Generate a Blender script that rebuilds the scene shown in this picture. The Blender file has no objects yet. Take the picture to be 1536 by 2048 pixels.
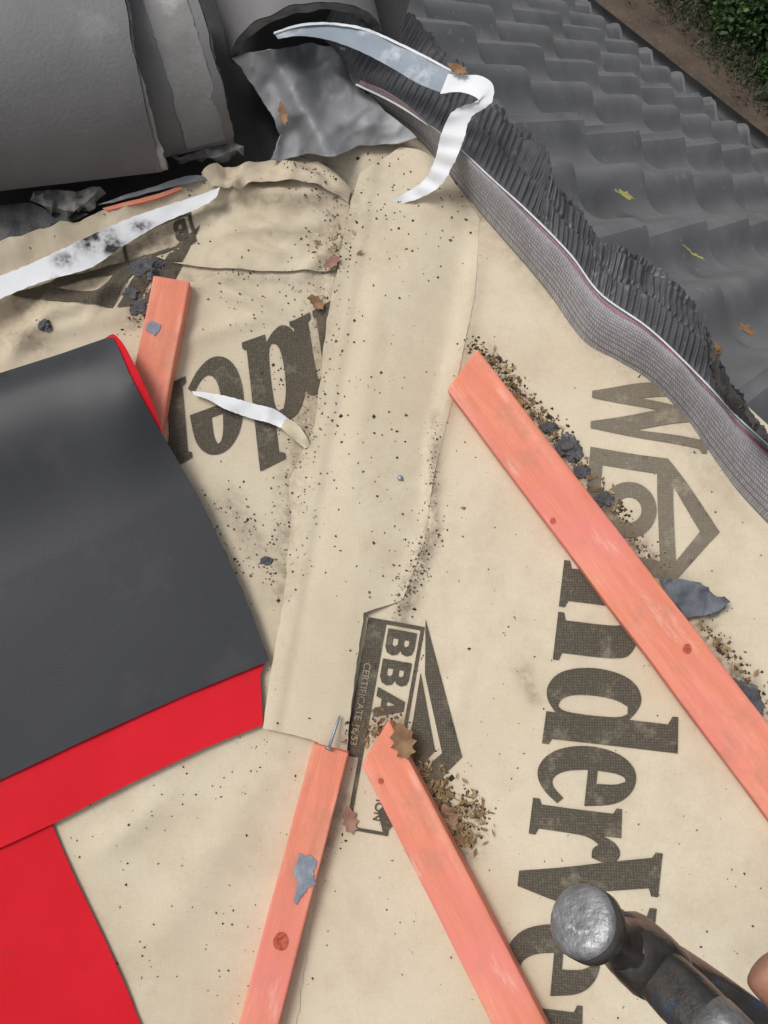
import bpy, bmesh, math, random
from mathutils import Vector, Matrix, noise, geometry
random.seed(7)
scn=bpy.context.scene; COL=scn.collection
V=Vector
# ------------------------------------------------------------------ camera model (roof frame: x right, y up-slope, z roof normal)
FPX=1657.0; HC=.98; TI=math.radians(10)
C0=V((0,0,HC)); FW=V((0,math.sin(TI),-math.cos(TI))); UP=V((0,math.cos(TI),math.sin(TI))); RT=V((1,0,0))
def ray(px,py): return FW+RT*((px-768)/FPX)+UP*((1024-py)/FPX)
def Pd(px,py,d): return C0+ray(px,py)*d
def flat(px,py):
    d=ray(px,py); return C0+d*(-HC/d.z)
fa=flat(850,300); fb=flat(650,1480)
fd=(fb-fa).normalized(); fn_=V((-fd.y,fd.x,0))
if fn_.x<0: fn_=-fn_
def sp(x,k=.03): return k*math.log1p(math.exp(max(-40,min(40,x/k))))
def base(u,v):
    d=(u-fa.x)*fn_.x+(v-fa.y)*fn_.y
    return .20*sp(d-.05)+.09*sp(-d-.05)
def P0(px,py,h=0):
    d=ray(px,py); w=h; q=C0
    for _ in range(9):
        q=C0+d*((w-HC)/d.z); w=base(q.x,q.y)+h
    return V((q.x,q.y,w))
WRP=[(100,640,290,556,.010,14),(20,720,130,600,.009,14),(430,385,660,400,.010,18),(560,335,690,405,.010,12),
 (640,335,705,410,.009,9),(240,470,420,440,.009,14),(950,520,930,660,.008,18),(930,660,868,900,.009,16),(868,880,862,1090,.008,11),(850,1080,790,1250,.006,18),
 (700,420,640,720,.004,14),(1130,620,1440,960,.009,40),(1320,920,1560,1120,.009,30),(1180,1080,1100,1500,.004,60),(300,1900,520,1560,.006,45),(600,560,690,470,.007,12),
 (350,690,520,640,.005,16),(380,575,560,620,.006,14),(420,560,650,700,.006,12),(700,430,960,410,.005,30),(820,300,900,430,.009,30),
 (300,600,470,560,.005,10),(440,470,640,460,.007,12),(400,430,560,520,.006,11),(0,690,220,640,.007,16),(60,640,150,540,.007,10),(180,640,250,540,.006,9),(500,340,470,410,.010,9),(760,560,700,1000,.004,26),(1180,1600,1020,1950,.004,50),(200,1700,330,1600,.006,26),(470,420,600,500,.005,10),(560,410,690,450,.005,10),(880,1000,1120,1500,.004,40),(960,1150,900,1500,.003,22)]
WR=[]
for a in WRP:
    p=P0(a[0],a[1]); q=P0(a[2],a[3]); WR.append((p.x,p.y,q.x-p.x,q.y-p.y,(q.x-p.x)**2+(q.y-p.y)**2,a[4],a[5]/1650))
def wr(u,v):
    s=.0032*noise.noise(V((u*6,v*6,1)))+.0006*noise.noise(V((u*17,v*17,5)))
    for x,y,dx,dy,l2,A,W in WR:
        t=((u-x)*dx+(v-y)*dy)/l2; t=0 if t<0 else 1 if t>1 else t
        d2=(u-x-dx*t)**2+(v-y-dy*t)**2
        if d2<9*W*W: s+=A*math.exp(-d2/(W*W))*(1-.6*abs(2*t-1)**3)
    return s
def P(px,py,h=0):
    q=P0(px,py,h); q.z+=wr(q.x,q.y); return q
# ------------------------------------------------------------------ materials
def newmat(name):
    m=bpy.data.materials.new(name); m.use_nodes=True; nt=m.node_tree
    return m,nt,nt.nodes['Principled BSDF']
def N(nt,t,**k):
    n=nt.nodes.new(t)
    for a,b in k.items():
        if a.startswith('i_'):
            key=a[2:]; key=int(key) if key.isdigit() else key.replace('_',' ')
            n.inputs[key].default_value=b
        else: setattr(n,a,b)
    return n
def c4(c): return (c[0],c[1],c[2],1)
def ramp(nt,fac,stops):
    r=N(nt,'ShaderNodeValToRGB'); e=r.color_ramp.elements
    e[0].position=stops[0][0]; e[0].color=c4(stops[0][1]); e[1].position=stops[-1][0]; e[1].color=c4(stops[-1][1])
    for p,c in stops[1:-1]:
        x=e.new(p); x.color=c4(c)
    nt.links.new(fac,r.inputs[0]); return r.outputs[0]
def mixc(nt,fac,a,b,blend='MIX'):
    m=N(nt,'ShaderNodeMix',data_type='RGBA',blend_type=blend)
    if isinstance(fac,(int,float)): m.inputs[0].default_value=fac
    else: nt.links.new(fac,m.inputs[0])
    for s,i in((a,6),(b,7)):
        if isinstance(s,tuple): m.inputs[i].default_value=c4(s)
        else: nt.links.new(s,m.inputs[i])
    return m.outputs[2]
def nz(nt,co,scale,detail=4,rough=.6):
    n=N(nt,'ShaderNodeTexNoise',i_Scale=scale,i_Detail=detail,i_Roughness=rough); nt.links.new(co,n.inputs['Vector']); return n.outputs['Fac']
def coord(nt,sc=None):
    c=N(nt,'ShaderNodeTexCoord').outputs['Object']
    if sc:
        m=N(nt,'ShaderNodeMapping'); m.inputs['Scale'].default_value=sc; nt.links.new(c,m.inputs[0]); c=m.outputs[0]
    return c
def bump(nt,b,h,dist=.001,st=.5):
    n=N(nt,'ShaderNodeBump'); n.inputs['Strength'].default_value=st; n.inputs['Distance'].default_value=dist
    nt.links.new(h,n.inputs['Height']); nt.links.new(n.outputs[0],b.inputs['Normal'])
def dirt_shade_fac(nt,co,k=.35,scale=70):
    at=N(nt,'ShaderNodeAttribute',attribute_name='dirt')
    dn=ramp(nt,nz(nt,co,scale,6,.7),[(.40,(0,0,0)),(.62,(1,1,1))])
    mu=N(nt,'ShaderNodeMath',operation='MULTIPLY'); nt.links.new(at.outputs['Fac'],mu.inputs[0]); nt.links.new(dn,mu.inputs[1])
    m3=N(nt,'ShaderNodeMath',operation='MULTIPLY'); m3.inputs[1].default_value=k; nt.links.new(at.outputs['Fac'],m3.inputs[0])
    mm=N(nt,'ShaderNodeMath',operation='ADD',use_clamp=True); nt.links.new(mu.outputs[0],mm.inputs[0]); nt.links.new(m3.outputs[0],mm.inputs[1])
    return mm.outputs[0]
def simple(name,c1,c2,scale=12,rough=.7,bs=200,bd=.001,spots=None,metal=0,spec=.4,sp_scale=60,sp_lo=.62,sp_hi=.7,da=None):
    m,nt,b=newmat(name); co=coord(nt)
    col=ramp(nt,nz(nt,co,scale,6),[(.32,c1),(.68,c2)])
    if spots:
        f=ramp(nt,nz(nt,co,sp_scale,5),[(sp_lo,(0,0,0)),(sp_hi,(1,1,1))]); col=mixc(nt,f,col,spots)
    if da: col=mixc(nt,dirt_shade_fac(nt,co,.3,60),col,da)
    nt.links.new(col,b.inputs['Base Color']); b.inputs['Roughness'].default_value=rough; b.inputs['Metallic'].default_value=metal
    b.inputs['Specular IOR Level'].default_value=spec
    bump(nt,b,nz(nt,co,bs,4),bd); return m
TAN=(.68,.59,.445)
def membrane_mat(name,printed=0):
    m,nt,b=newmat(name); co=coord(nt)
    col=ramp(nt,nz(nt,co,5,5),[(.3,(.605,.51,.37)),(.5,TAN),(.72,(.74,.66,.515))])
    fine=nz(nt,co,330,2)
    w1=N(nt,'ShaderNodeTexWave',wave_type='BANDS',bands_direction='X',i_Scale=110,i_Distortion=.4); nt.links.new(co,w1.inputs[0])
    w2=N(nt,'ShaderNodeTexWave',wave_type='BANDS',bands_direction='Y',i_Scale=110,i_Distortion=.4); nt.links.new(co,w2.inputs[0])
    ad=N(nt,'ShaderNodeMath',operation='MULTIPLY'); nt.links.new(w1.outputs[1],ad.inputs[0]); nt.links.new(w2.outputs[1],ad.inputs[1])
    col=mixc(nt,.34,col,ramp(nt,fine,[(.3,(.86,.84,.81)),(.7,(1.05,1.05,1.04))]),'MULTIPLY')
    col=mixc(nt,.10,col,ramp(nt,ad.outputs[0],[(0,(.6,.56,.5)),(1,(1.1,1.1,1.08))]),'MULTIPLY')
    sm=ramp(nt,nz(nt,co,6,9,.78),[(.48,(0,0,0)),(.74,(.6,.6,.6))])
    col=mixc(nt,sm,col,(.45,.355,.245))
    if printed:
        wear=nz(nt,co,26,6,.7); lo,hi=((.70,.96) if printed==1 else (.45,.78))
        f=ramp(nt,wear,[(.28,(lo,)*3),(.44,(hi,)*3)])
        pr=mixc(nt,ramp(nt,ad.outputs[0],[(.25,(0,0,0)),(.75,(1,1,1))]),(.054,.047,.036),(.11,.092,.068))
        pr=mixc(nt,ramp(nt,fine,[(.5,(0,0,0)),(.75,(.28,.28,.28))]),pr,(.30,.24,.16))
        col=mixc(nt,f,col,pr)
    col=mixc(nt,dirt_shade_fac(nt,co,.28),col,(.15,.105,.068))
    spk=ramp(nt,nz(nt,co,150,3,.5),[(.72,(0,0,0)),(.75,(1,1,1))])
    col=mixc(nt,spk,col,(.14,.10,.06))
    nt.links.new(col,b.inputs['Base Color']); b.inputs['Roughness'].default_value=.8; b.inputs['Specular IOR Level'].default_value=.25
    bump(nt,b,ad.outputs[0],.0004,.15); return m
M={}
M['mem']=membrane_mat('membrane'); M['print']=membrane_mat('membrane print',1); M['faint']=membrane_mat('faint membrane print',2)
M['inktext']=simple('worn pale lettering',(.20,.165,.12),(.40,.34,.25),60,.8)
def wood_mat():
    m,nt,b=newmat('stained batten'); co=coord(nt,(2.2,22,22)); c2=coord(nt)
    col=ramp(nt,nz(nt,co,3.0,6,.6),[(.22,(.66,.20,.12)),(.5,(.82,.285,.18)),(.78,(.89,.385,.27))])
    fine=nz(nt,coord(nt,(6,160,160)),4,3)
    col=mixc(nt,.3,col,ramp(nt,fine,[(.3,(.72,.58,.52)),(.7,(1.08,1.08,1.08))]),'MULTIPLY')
    pk=ramp(nt,nz(nt,coord(nt,(3,6,6)),2.2,4),[(.48,(0,0,0)),(.68,(.8,.8,.8))]); col=mixc(nt,pk,col,(.79,.245,.205))
    dt=ramp(nt,nz(nt,c2,24,9,.78),[(.50,(0,0,0)),(.74,(.65,.65,.65))]); col=mixc(nt,dt,col,(.42,.23,.155))
    pale=ramp(nt,nz(nt,coord(nt,(5,22,22)),2.6,6,.75),[(.56,(0,0,0)),(.78,(.75,.75,.75))]); col=mixc(nt,pale,col,(.88,.56,.44))
    nt.links.new(col,b.inputs['Base Color']); b.inputs['Roughness'].default_value=.7; b.inputs['Specular IOR Level'].default_value=.28
    bump(nt,b,fine,.0005,.35); return m
M['wood']=wood_mat()
M['knot']=simple('batten knot',(.34,.055,.03),(.62,.13,.075),160,.7,200,.0004,(.16,.03,.02),sp_scale=120,sp_lo=.55,sp_hi=.66)
M['tile']=simple('roof tile',(.125,.127,.132),(.185,.187,.192),9,.48,260,.0012,(.25,.25,.25),sp_scale=45,sp_lo=.62,sp_hi=.74,spec=.5)
M['ridge']=simple('ridge tile',(.140,.137,.138),(.200,.196,.196),6,.6,240,.0014,(.27,.265,.262),sp_scale=12,sp_lo=.58,sp_hi=.8)
M['rough']=simple('broken concrete',(.11,.105,.10),(.24,.23,.22),35,.95,120,.006,(.38,.37,.36),sp_scale=30)
M['mortar']=simple('mortar film',(.20,.195,.19),(.31,.30,.295),12,.9,90,.003,(.50,.49,.48),sp_scale=14,sp_lo=.55,sp_hi=.75)
M['lump']=simple('grey mortar lump',(.065,.065,.07),(.14,.14,.15),40,.9,150,.004,(.26,.25,.24))
M['splat']=simple('blue grey splat',(.17,.19,.23),(.32,.35,.40),60,.85,160,.002,(.52,.54,.57),sp_scale=80)
M['flake']=simple('blue grey flake',(.10,.108,.125),(.17,.185,.21),40,.9,160,.004,(.28,.29,.31),sp_scale=60)
M['lead']=simple('lead sheet',(.19,.193,.203),(.31,.313,.325),9,.5,160,.0010,(.46,.46,.47),spec=.45,sp_scale=13,sp_lo=.54,sp_hi=.74)
M['pleat']=simple('pleated flashing',(.060,.060,.066),(.110,.110,.119),25,.40,300,.0008,(.19,.185,.18),spec=.5,sp_scale=40)
M['red']=simple('red underlay',(.62,.006,.016),(.71,.010,.025),6,.75,420,.0006,(.54,.014,.022),sp_scale=20,spec=.25)
M['black']=simple('black underlay',(.029,.031,.036),(.037,.039,.044),4,.48,380,.0003,(.060,.060,.064),sp_scale=12,sp_lo=.58,sp_hi=.85,spec=.4)
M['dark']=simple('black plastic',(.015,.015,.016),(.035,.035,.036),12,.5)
M['white']=simple('white liner',(.78,.79,.81),(.86,.87,.88),18,.9,400,.0002,(.66,.66,.66),sp_scale=60,sp_lo=.60,sp_hi=.8,spec=.05)
M['dirtywhite']=simple('dirty liner',(.72,.73,.75),(.84,.85,.87),14,.9,400,.0003,(.52,.51,.50),sp_scale=50,sp_lo=.60,sp_hi=.75,da=(.05,.047,.045),spec=.05)
M['film']=simple('blue grey film',(.25,.30,.35),(.37,.42,.47),12,.6,80,.0006,(.66,.69,.72),spec=.25,sp_scale=34,sp_lo=.52,sp_hi=.72)
M['pink']=simple('pink thread',(.50,.10,.15),(.62,.18,.23),60,.8)
M['thread']=simple('white stitch',(.66,.66,.66),(.80,.80,.80),60,.8)
M['nail']=simple('galvanised nail',(.26,.31,.36),(.42,.48,.53),90,.45,metal=.6)
M['steel']=simple('worn steel',(.20,.20,.205),(.40,.40,.405),70,.45,220,.0022,(.58,.58,.59),metal=.6,sp_scale=120,sp_lo=.56,sp_hi=.66)
M['iron']=simple('worn dark hammer iron',(.045,.044,.045),(.125,.108,.094),40,.34,160,.0018,(.07,.12,.20),metal=.55,sp_scale=45,sp_lo=.58,sp_hi=.64)
M['grip']=simple('dark grip',(.03,.03,.034),(.07,.07,.075),40,.55)
M['skin']=simple('skin',(.33,.155,.102),(.42,.215,.148),25,.55,260,.0010,(.30,.12,.085))
M['leaf']=simple('dead leaf',(.17,.085,.04),(.33,.20,.105),60,.8)
M['leaf2']=simple('pinkish dead leaf',(.24,.12,.085),(.38,.22,.16),60,.8)
M['leafy']=simple('yellow green leaf',(.26,.24,.07),(.42,.40,.16),60,.7)
def island(name,stops,rough=.9):
    m,nt,b=newmat(name); g=N(nt,'ShaderNodeNewGeometry'); col=ramp(nt,g.outputs['Random Per Island'],stops)
    nt.links.new(col,b.inputs['Base Color']); b.inputs['Roughness'].default_value=rough; return m
M['crumb']=island('crumbs',[(0,(.028,.022,.018)),(.35,(.06,.042,.028)),(.7,(.13,.085,.045)),(.9,(.22,.15,.08)),(1,(.34,.26,.15))])
M['straw']=island('straw bits',[(0,(.15,.09,.04)),(.6,(.30,.19,.09)),(1,(.42,.31,.17))])
M['foliage']=island('foliage',[(0,(.014,.036,.010)),(.5,(.034,.08,.018)),(.85,(.065,.13,.03)),(1,(.11,.18,.05))],.55)
M['grassm']=island('grass',[(0,(.018,.030,.010)),(.6,(.035,.055,.018)),(1,(.08,.085,.04))],.7)
M['stem']=simple('stem',(.06,.04,.025),(.10,.07,.045))
M['soil']=simple('soil',(.060,.043,.030),(.125,.092,.066),3,.95,40,.03,(.21,.165,.125),sp_scale=22,sp_lo=.6,sp_hi=.72)
def woven_mat():
    m,nt,b=newmat('woven roll')
    uv=N(nt,'ShaderNodeUVMap',uv_map='uv').outputs[0]
    br=N(nt,'ShaderNodeTexBrick',i_Scale=1.0); nt.links.new(uv,br.inputs[0])
    br.inputs['Color1'].default_value=(.47,.46,.475,1); br.inputs['Color2'].default_value=(.36,.35,.37,1); br.inputs['Mortar'].default_value=(.17,.165,.175,1)
    br.inputs['Mortar Size'].default_value=.15; br.inputs['Brick Width'].default_value=1; br.inputs['Row Height'].default_value=1; br.inputs['Mortar Smooth'].default_value=.7
    co=coord(nt); col=mixc(nt,.6,br.outputs[0],ramp(nt,nz(nt,co,14,5),[(.3,(.70,.69,.70)),(.7,(1.05,1.05,1.05))]),'MULTIPLY')
    nt.links.new(col,b.inputs['Base Color']); b.inputs['Roughness'].default_value=.75
    bump(nt,b,br.outputs['Fac'],-.0006,.4); return m
M['woven']=woven_mat()
# ------------------------------------------------------------------ object helpers
def chain(o):
    m=Matrix.Identity(4)
    while o is not None: m=o.matrix_basis@m; o=o.parent
    return m
def tag(o,label=None,cat=None,group=None,kind=None):
    if label: o['label']=label
    if cat: o['category']=cat
    if group: o['group']=group
    if kind: o['kind']=kind
    return o
def empty(name,loc):
    o=bpy.data.objects.new(name,None); o.empty_display_size=.02; COL.objects.link(o); o.matrix_basis=Matrix.Translation(loc); return o
def mk(name,vs,fs,mat,parent=None,smooth=True,solid=0,bev=0,dirt=None,frame=None,uv=None):
    vs=[V(v) for v in vs]; me=bpy.data.meshes.new(name); o=bpy.data.objects.new(name,me); COL.objects.link(o)
    if parent is not None:
        inv=chain(parent).inverted(); vs=[inv@v for v in vs]; o.parent=parent
    else:
        if frame is None:
            c=sum(vs,V((0,0,0)))/len(vs); c.z=min(v.z for v in vs); frame=Matrix.Translation(c)
        o.matrix_basis=frame; inv=frame.inverted(); vs=[inv@v for v in vs]
    me.from_pydata(vs,[],fs); me.validate(); me.update()
    if smooth: me.shade_smooth()
    me.materials.append(M[mat])
    if dirt is not None:
        a=me.attributes.new('dirt','FLOAT','POINT')
        for i,x in enumerate(dirt): a.data[i].value=x
    if uv is not None:
        l=me.uv_layers.new(name='uv')
        for lp in me.loops: l.data[lp.index].uv=uv[lp.vertex_index]
    if solid:
        s=o.modifiers.new('t','SOLIDIFY'); s.thickness=solid; s.offset=-1
        s=o.modifiers.new('e','EDGE_SPLIT'); s.split_angle=math.radians(60)
    if bev:
        s=o.modifiers.new('b','BEVEL'); s.width=bev; s.segments=2; s.limit_method='ANGLE'
    return o
def inside(polys,x,y):
    r=False
    for p in polys:
        n=len(p); j=n-1
        for i in range(n):
            xi,yi=p[i]; xj,yj=p[j]
            if (yi>y)!=(yj>y) and x<(xj-xi)*(y-yi)/(yj-yi)+xi: r=not r
            j=i
    return r
def csm(poly,k=2,lim=58):
    for _ in range(k):
        out=[]; n=len(poly)
        for i in range(n):
            a=V(poly[i-1]);b=V(poly[i]);c=V(poly[(i+1)%n]); u=b-a; v=c-b
            if u.length<1e-6 or v.length<1e-6 or u.angle(v)>math.radians(lim): out.append(tuple(b))
            else: out+= [tuple(b-u*.25),tuple(b+v*.25)]
        poly=out
    return poly
def patch(polys,step,fn,wob=0):
    pts=[];ed=[];mark=set()
    for p in polys:
        d=[]; n=len(p)
        for i in range(n):
            a=p[i]; b=p[(i+1)%n]; L=math.hypot(b[0]-a[0],b[1]-a[1]); k=max(1,int(L/step))
            for j in range(k):
                t=j/k; x=a[0]+(b[0]-a[0])*t; y=a[1]+(b[1]-a[1])*t
                if wob: x+=wob*noise.noise(V((x*.03,y*.03,3)))+.4*wob*noise.noise(V((x*.13,y*.13,3))); y+=wob*noise.noise(V((x*.03,y*.03,9)))
                d.append((x,y))
        s=len(pts); pts+=d; m=len(d); ed+=[(s+i,s+(i+1)%m) for i in range(m)]
        for x,y in d: mark.add((int(x//step),int(y//step)))
    pp=[]; k=0
    for p in polys:
        n=len(p); cnt=sum(max(1,int(math.hypot(p[(i+1)%n][0]-p[i][0],p[(i+1)%n][1]-p[i][1])/step)) for i in range(n))
        pp.append(pts[k:k+cnt] if wob else p); k+=cnt
    xs=[a[0] for a in pts]; ys=[a[1] for a in pts]; x1=max(xs); y1=max(ys); x0=min(xs)
    y=min(ys)+step*.5; r=0
    while y<y1:
        x=x0+step*(.5 if r%2 else 0)
        while x<x1:
            if (int(x//step),int(y//step)) not in mark and inside(pp,x,y): pts.append((x+random.uniform(-.1,.1)*step,y+random.uniform(-.1,.1)*step))
            x+=step
        y+=step*.87; r+=1
    res=geometry.delaunay_2d_cdt([V(p) for p in pts],ed,[],0,1e-3)
    vc=res[0]; fs=[]
    for f in res[2]:
        cx=sum(vc[i].x for i in f)/len(f); cy=sum(vc[i].y for i in f)/len(f)
        if inside(pp,cx,cy): fs.append(tuple(reversed(f)))
    vs=[fn(v.x,v.y) for v in vc]
    if fs:
        tot=0
        for f in fs[:40]:
            a,b,c=[vs[i] for i in f[:3]]; tot+=(b-a).cross(c-a).z
        if tot<0: fs=[tuple(reversed(f)) for f in fs]
    return vs,fs,vc
DIRT_SHADE=[(680,400,600,900,30,.45),(590,900,560,1180,30,.4),(640,480,700,430,26,.4),(870,830,865,1060,10,.6),(862,1060,800,1240,22,.65),(700,1480,790,1440,26,.6),  # dirt streaks; strip crease and fold segments also paint shade into the colour
 (960,720,1330,1160,26,.7),(1330,1160,1540,1450,30,.65),(830,1500,940,1700,24,.7),(690,1600,640,1720,16,.5),(270,640,300,560,22,.8),(40,600,330,480,40,.5),
 (560,320,700,400,26,.35),(1040,1330,1070,1395,18,.4),(930,380,960,440,22,.5),(1000,470,1200,700,26,.3),(450,1000,560,1150,30,.35),(650,330,700,420,16,.5),(0,660,80,690,30,.4),(780,330,700,520,60,.15),(1230,720,1420,950,40,.2),(380,560,660,560,14,.3),(440,410,640,410,14,.4)]
def D(x,y):
    s=0
    for a,b,c,d,w,A in DIRT_SHADE:
        dx=c-a;dy=d-b;t=((x-a)*dx+(y-b)*dy)/(dx*dx+dy*dy); t=min(1,max(0,t))
        d2=(x-a-dx*t)**2+(y-b-dy*t)**2
        if d2<9*w*w: s=max(s,A*math.exp(-d2/(w*w)))
    return s
def nrm(x,a,b): return max(0,min(1,(x-a)/(b-a)))
# ------------------------------------------------------------------ membrane sheets
RP=[(560,330),(700,250),(850,225),(960,330),(1140,500),(1310,650),(1480,800),(1800,1090),(1850,2350),(420,2350),(560,1520),(600,1200),(700,700)]
vs,fs,vc=patch([RP],14,lambda x,y:P(x,y))
right=mk('membrane_sheet',vs,fs,'mem',dirt=[D(v.x,v.y) for v in vc])
tag(right,'large tan printed roofing membrane sheet right of the lapped centre strip','membrane')
LP=[(-280,620),(-100,545),(0,500),(110,466),(250,425),(420,362),(500,330),(575,312),(640,330),(700,345),(760,420),(740,800),(690,1200),(670,1500),(600,2000),(550,2350),(-280,2350)]
def rid(x,y,s,z): return (1-abs(2*noise.noise(V((x*s,y*s,z)))))**3
def LH(x,y):
    q=P(x,y,.0012)
    e=max(0,1-abs(y-(500-.32*x))/60) if x<450 else 0
    q.z+=.016*e*e+.008*e*noise.noise(V((x*.02,y*.02,0)))
    if y<720:
        xe=700-.22*(y-420)
        f=(1-nrm(y,420,700))*(1-nrm(x,xe-120,xe-15))
        q.z+=f*(.007*rid(x*.6+y*.5,y*1.3-x*.2,.011,11)+.0025*rid(x*1.1,y*1.6+x*.3,.02,12))
    return q
vs,fs,vc=patch([LP],11,LH,5)
left=mk('membrane_sheet',vs,fs,'mem',dirt=[D(v.x,v.y) for v in vc])
tag(left,'crumpled tan membrane sheet left of the lapped strip, below the ridge tiles','membrane')
FLP=[(316,520),(340,529),(400,539),(520,547),(640,547),(672,546),(690,500),(640,468),(460,478),(360,500)]
def FLH(x,y):
    ye=530+(x-300)*.05; q=LH(x,y); q.z+=.0012+.0036*nrm(y,ye-60,ye-8); return q
vs,fs,vc=patch([FLP],8,FLH)
mk('folded_flap',vs,fs,'mem',left,dirt=[D(v.x,v.y) for v in vc])
BNP=[(412,372),(480,340),(570,316),(640,334),(704,392),(696,410),(650,392),(600,380),(540,382),(480,396),(428,394)]
def BUN(x,y):
    q=LH(x,y); t=nrm(y,325,404)
    q.z+=.002+.011*max(0,math.sin(math.pi*min(1,t)))**.7*(1+.6*noise.noise(V((x*.03,y*.01,6)))); return q
vs,fs,vc=patch([BNP],7,BUN,5)
mk('bunched_edge',vs,fs,'mem',left,dirt=[.4*D(v.x,v.y)+.25*max(0,noise.noise(V((v.x*.02,v.y*.04,1)))) for v in vc])
SP=[(700,420),(720,350),(800,300),(880,330),(960,440),(948,600),(905,800),(866,960),(850,1080),(806,1200),(728,1226),(706,1380),(694,1503),(660,1498),(620,1476),(527,1456),(535,1395),(568,1200),(582,1060),(578,960),(630,850),(655,640)]
def SH(x,y):
    t=(y-420)/1080; cx=830-t*190; u=(x-cx)/110
    h=.006-.0054*nrm(u,.1,.85)
    q=P(x,y,h)
    q.z+=.008*max(0,1-u*u)+.005*max(0,1-((u+1.0)/.25)**2)
    return q
vs,fs,vc=patch([SP],9,SH,3)
strip=mk('membrane_strip',vs,fs,'mem',dirt=[.8*D(v.x,v.y) for v in vc])
tag(strip,'long narrow tan membrane strip lapped down the centre of the roof','membrane')
# ---- glyphs
G={}
G['n']=[[(0,0),(0,.07),(.07,.1),(.07,.88),(0,.91),(0,.97),(.36,1.0),(.36,.88),(.46,.97),(.6,1.0),(.75,.96),(.85,.84),(.85,.1),(.92,.07),(.92,0),(.48,0),(.48,.07),(.55,.1),(.55,.74),(.5,.84),(.43,.82),(.37,.72),(.37,.1),(.43,.07),(.43,0)]]
G['d']=[[(.88,0),(.53,0),(.53,.1),(.42,0),(.28,-.03),(.13,.05),(.04,.22),(0,.5),(.04,.78),(.14,.95),(.29,1.02),(.42,.98),(.52,.9),(.52,1.32),(.43,1.36),(.43,1.42),(.82,1.46),(.82,.1),(.88,.07)],[(.52,.2),(.52,.78),(.46,.88),(.38,.87),(.32,.74),(.3,.5),(.32,.26),(.38,.14),(.46,.12)]]
G['e']=[[(.74,.22),(.6,.06),(.4,-.03),(.2,.03),(.06,.2),(0,.5),(.06,.8),(.2,.97),(.38,1.02),(.57,.96),(.7,.8),(.74,.5),(.3,.5),(.33,.28),(.42,.15),(.54,.15),(.67,.28)],[(.3,.6),(.46,.6),(.45,.81),(.4,.9),(.35,.89),(.31,.79)]]
G['r']=[[(0,0),(0,.07),(.07,.1),(.07,.88),(0,.91),(0,.97),(.36,1.0),(.36,.8),(.42,.94),(.54,1.02),(.66,.98),(.7,.86),(.64,.7),(.53,.69),(.47,.76),(.41,.68),(.37,.55),(.37,.1),(.45,.07),(.45,0)]]
G['V']=[[(0,1.4),(0,1.33),(.06,1.3),(.38,0),(.54,0),(.86,1.3),(.92,1.33),(.92,1.4),(.58,1.4),(.58,1.33),(.70,1.3),(.55,.52),(.38,1.3),(.46,1.33),(.46,1.4)]]
G['W']=[[(0,1.4),(0,1.33),(.07,1.3),(.36,0),(.47,0),(.66,.78),(.86,0),(.97,0),(1.25,1.3),(1.32,1.33),(1.32,1.4),(1.02,1.4),(1.02,1.33),(1.1,1.3),(.97,.55),(.78,1.3),(.78,1.4),(.56,1.4),(.56,1.3),(.6,1.2),(.48,.55),(.33,1.3),(.4,1.33),(.4,1.4)]]
def addm(acc,vs,fs,vc):
    o=len(acc[0]); acc[0].extend(vs); acc[1].extend([tuple(i+o for i in f) for f in fs]); acc[2].extend([D(v.x,v.y) for v in vc])
def put(acc,polys,h=.0016,step=13,fn=None):
    vs,fs,vc=patch(polys,step,fn or (lambda x,y:P(x,y,h))); addm(acc,vs,fs,vc)
def glyph(par,ch,O,A,B,h=.0016,fn=None,mat='print'):
    acc=([],[],[]); ps=[[(O[0]+A[0]*x+B[0]*y,O[1]+A[1]*x+B[1]*y) for x,y in (csm(p) if ch not in 'WV' else p)] for p in G[ch]]
    put(acc,ps,h,11,fn); mk('printed_letter',acc[0],acc[1],mat,par,dirt=acc[2])
def LF(x,y):
    q=(FLH if inside([FLP],x,y) else LH)(x,y); q.z+=.0018; return q
glyph(right,'W',(1186,738),(-6,122),(165,8),mat='faint')
def ring(cx,cy,r,k=28): return [(cx+r*math.cos(i*2*math.pi/k),cy+r*math.sin(i*2*math.pi/k)) for i in range(k)]
glyph(right,'n',(1128,1120),(-26,216),(166,20))
glyph(right,'d',(1102,1324),(-22,184),(186,22))
glyph(right,'e',(1084,1480),(-18,164),(194,20))
glyph(right,'r',(1066,1595),(-20,160),(184,24))
glyph(right,'V',(1046,1668),(-22,190),(200,28))
glyph(right,'e',(1020,1834),(-16,200),(184,20))
glyph(right,'n',(990,1992),(-18,205),(180,20))
acc=([],[],[])
put(acc,[[(1180,894),(1332,920),(1438,1064),(1350,1162),(1162,1124)],[(1204,930),(1312,948),(1320,1122),(1190,1096)],[(1344,974),(1400,1063),(1352,1122)]])
mk('printed_house_outline',acc[0],acc[1],'faint',right,dirt=acc[2])
acc=([],[],[]); put(acc,[ring(1257,1020,56),ring(1257,1020,26,18)]); mk('printed_ring',acc[0],acc[1],'faint',right,dirt=acc[2])
glyph(left,'n',(664,604),(-92,46),(24,158),fn=LF)
glyph(left,'d',(600,644),(-132,48),(20,178),fn=LF)
glyph(left,'e',(482,698),(-146,54),(14,188),fn=LF)
glyph(left,'r',(372,754),(-108,50),(14,166),fn=LF)
PB=((737,1234),(-.175,.985),(.985,.175))
def bq(a,b,F=PB):
    O,X,Y=F; return (O[0]+X[0]*a+Y[0]*b,O[1]+X[1]*a+Y[1]*b)
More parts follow.
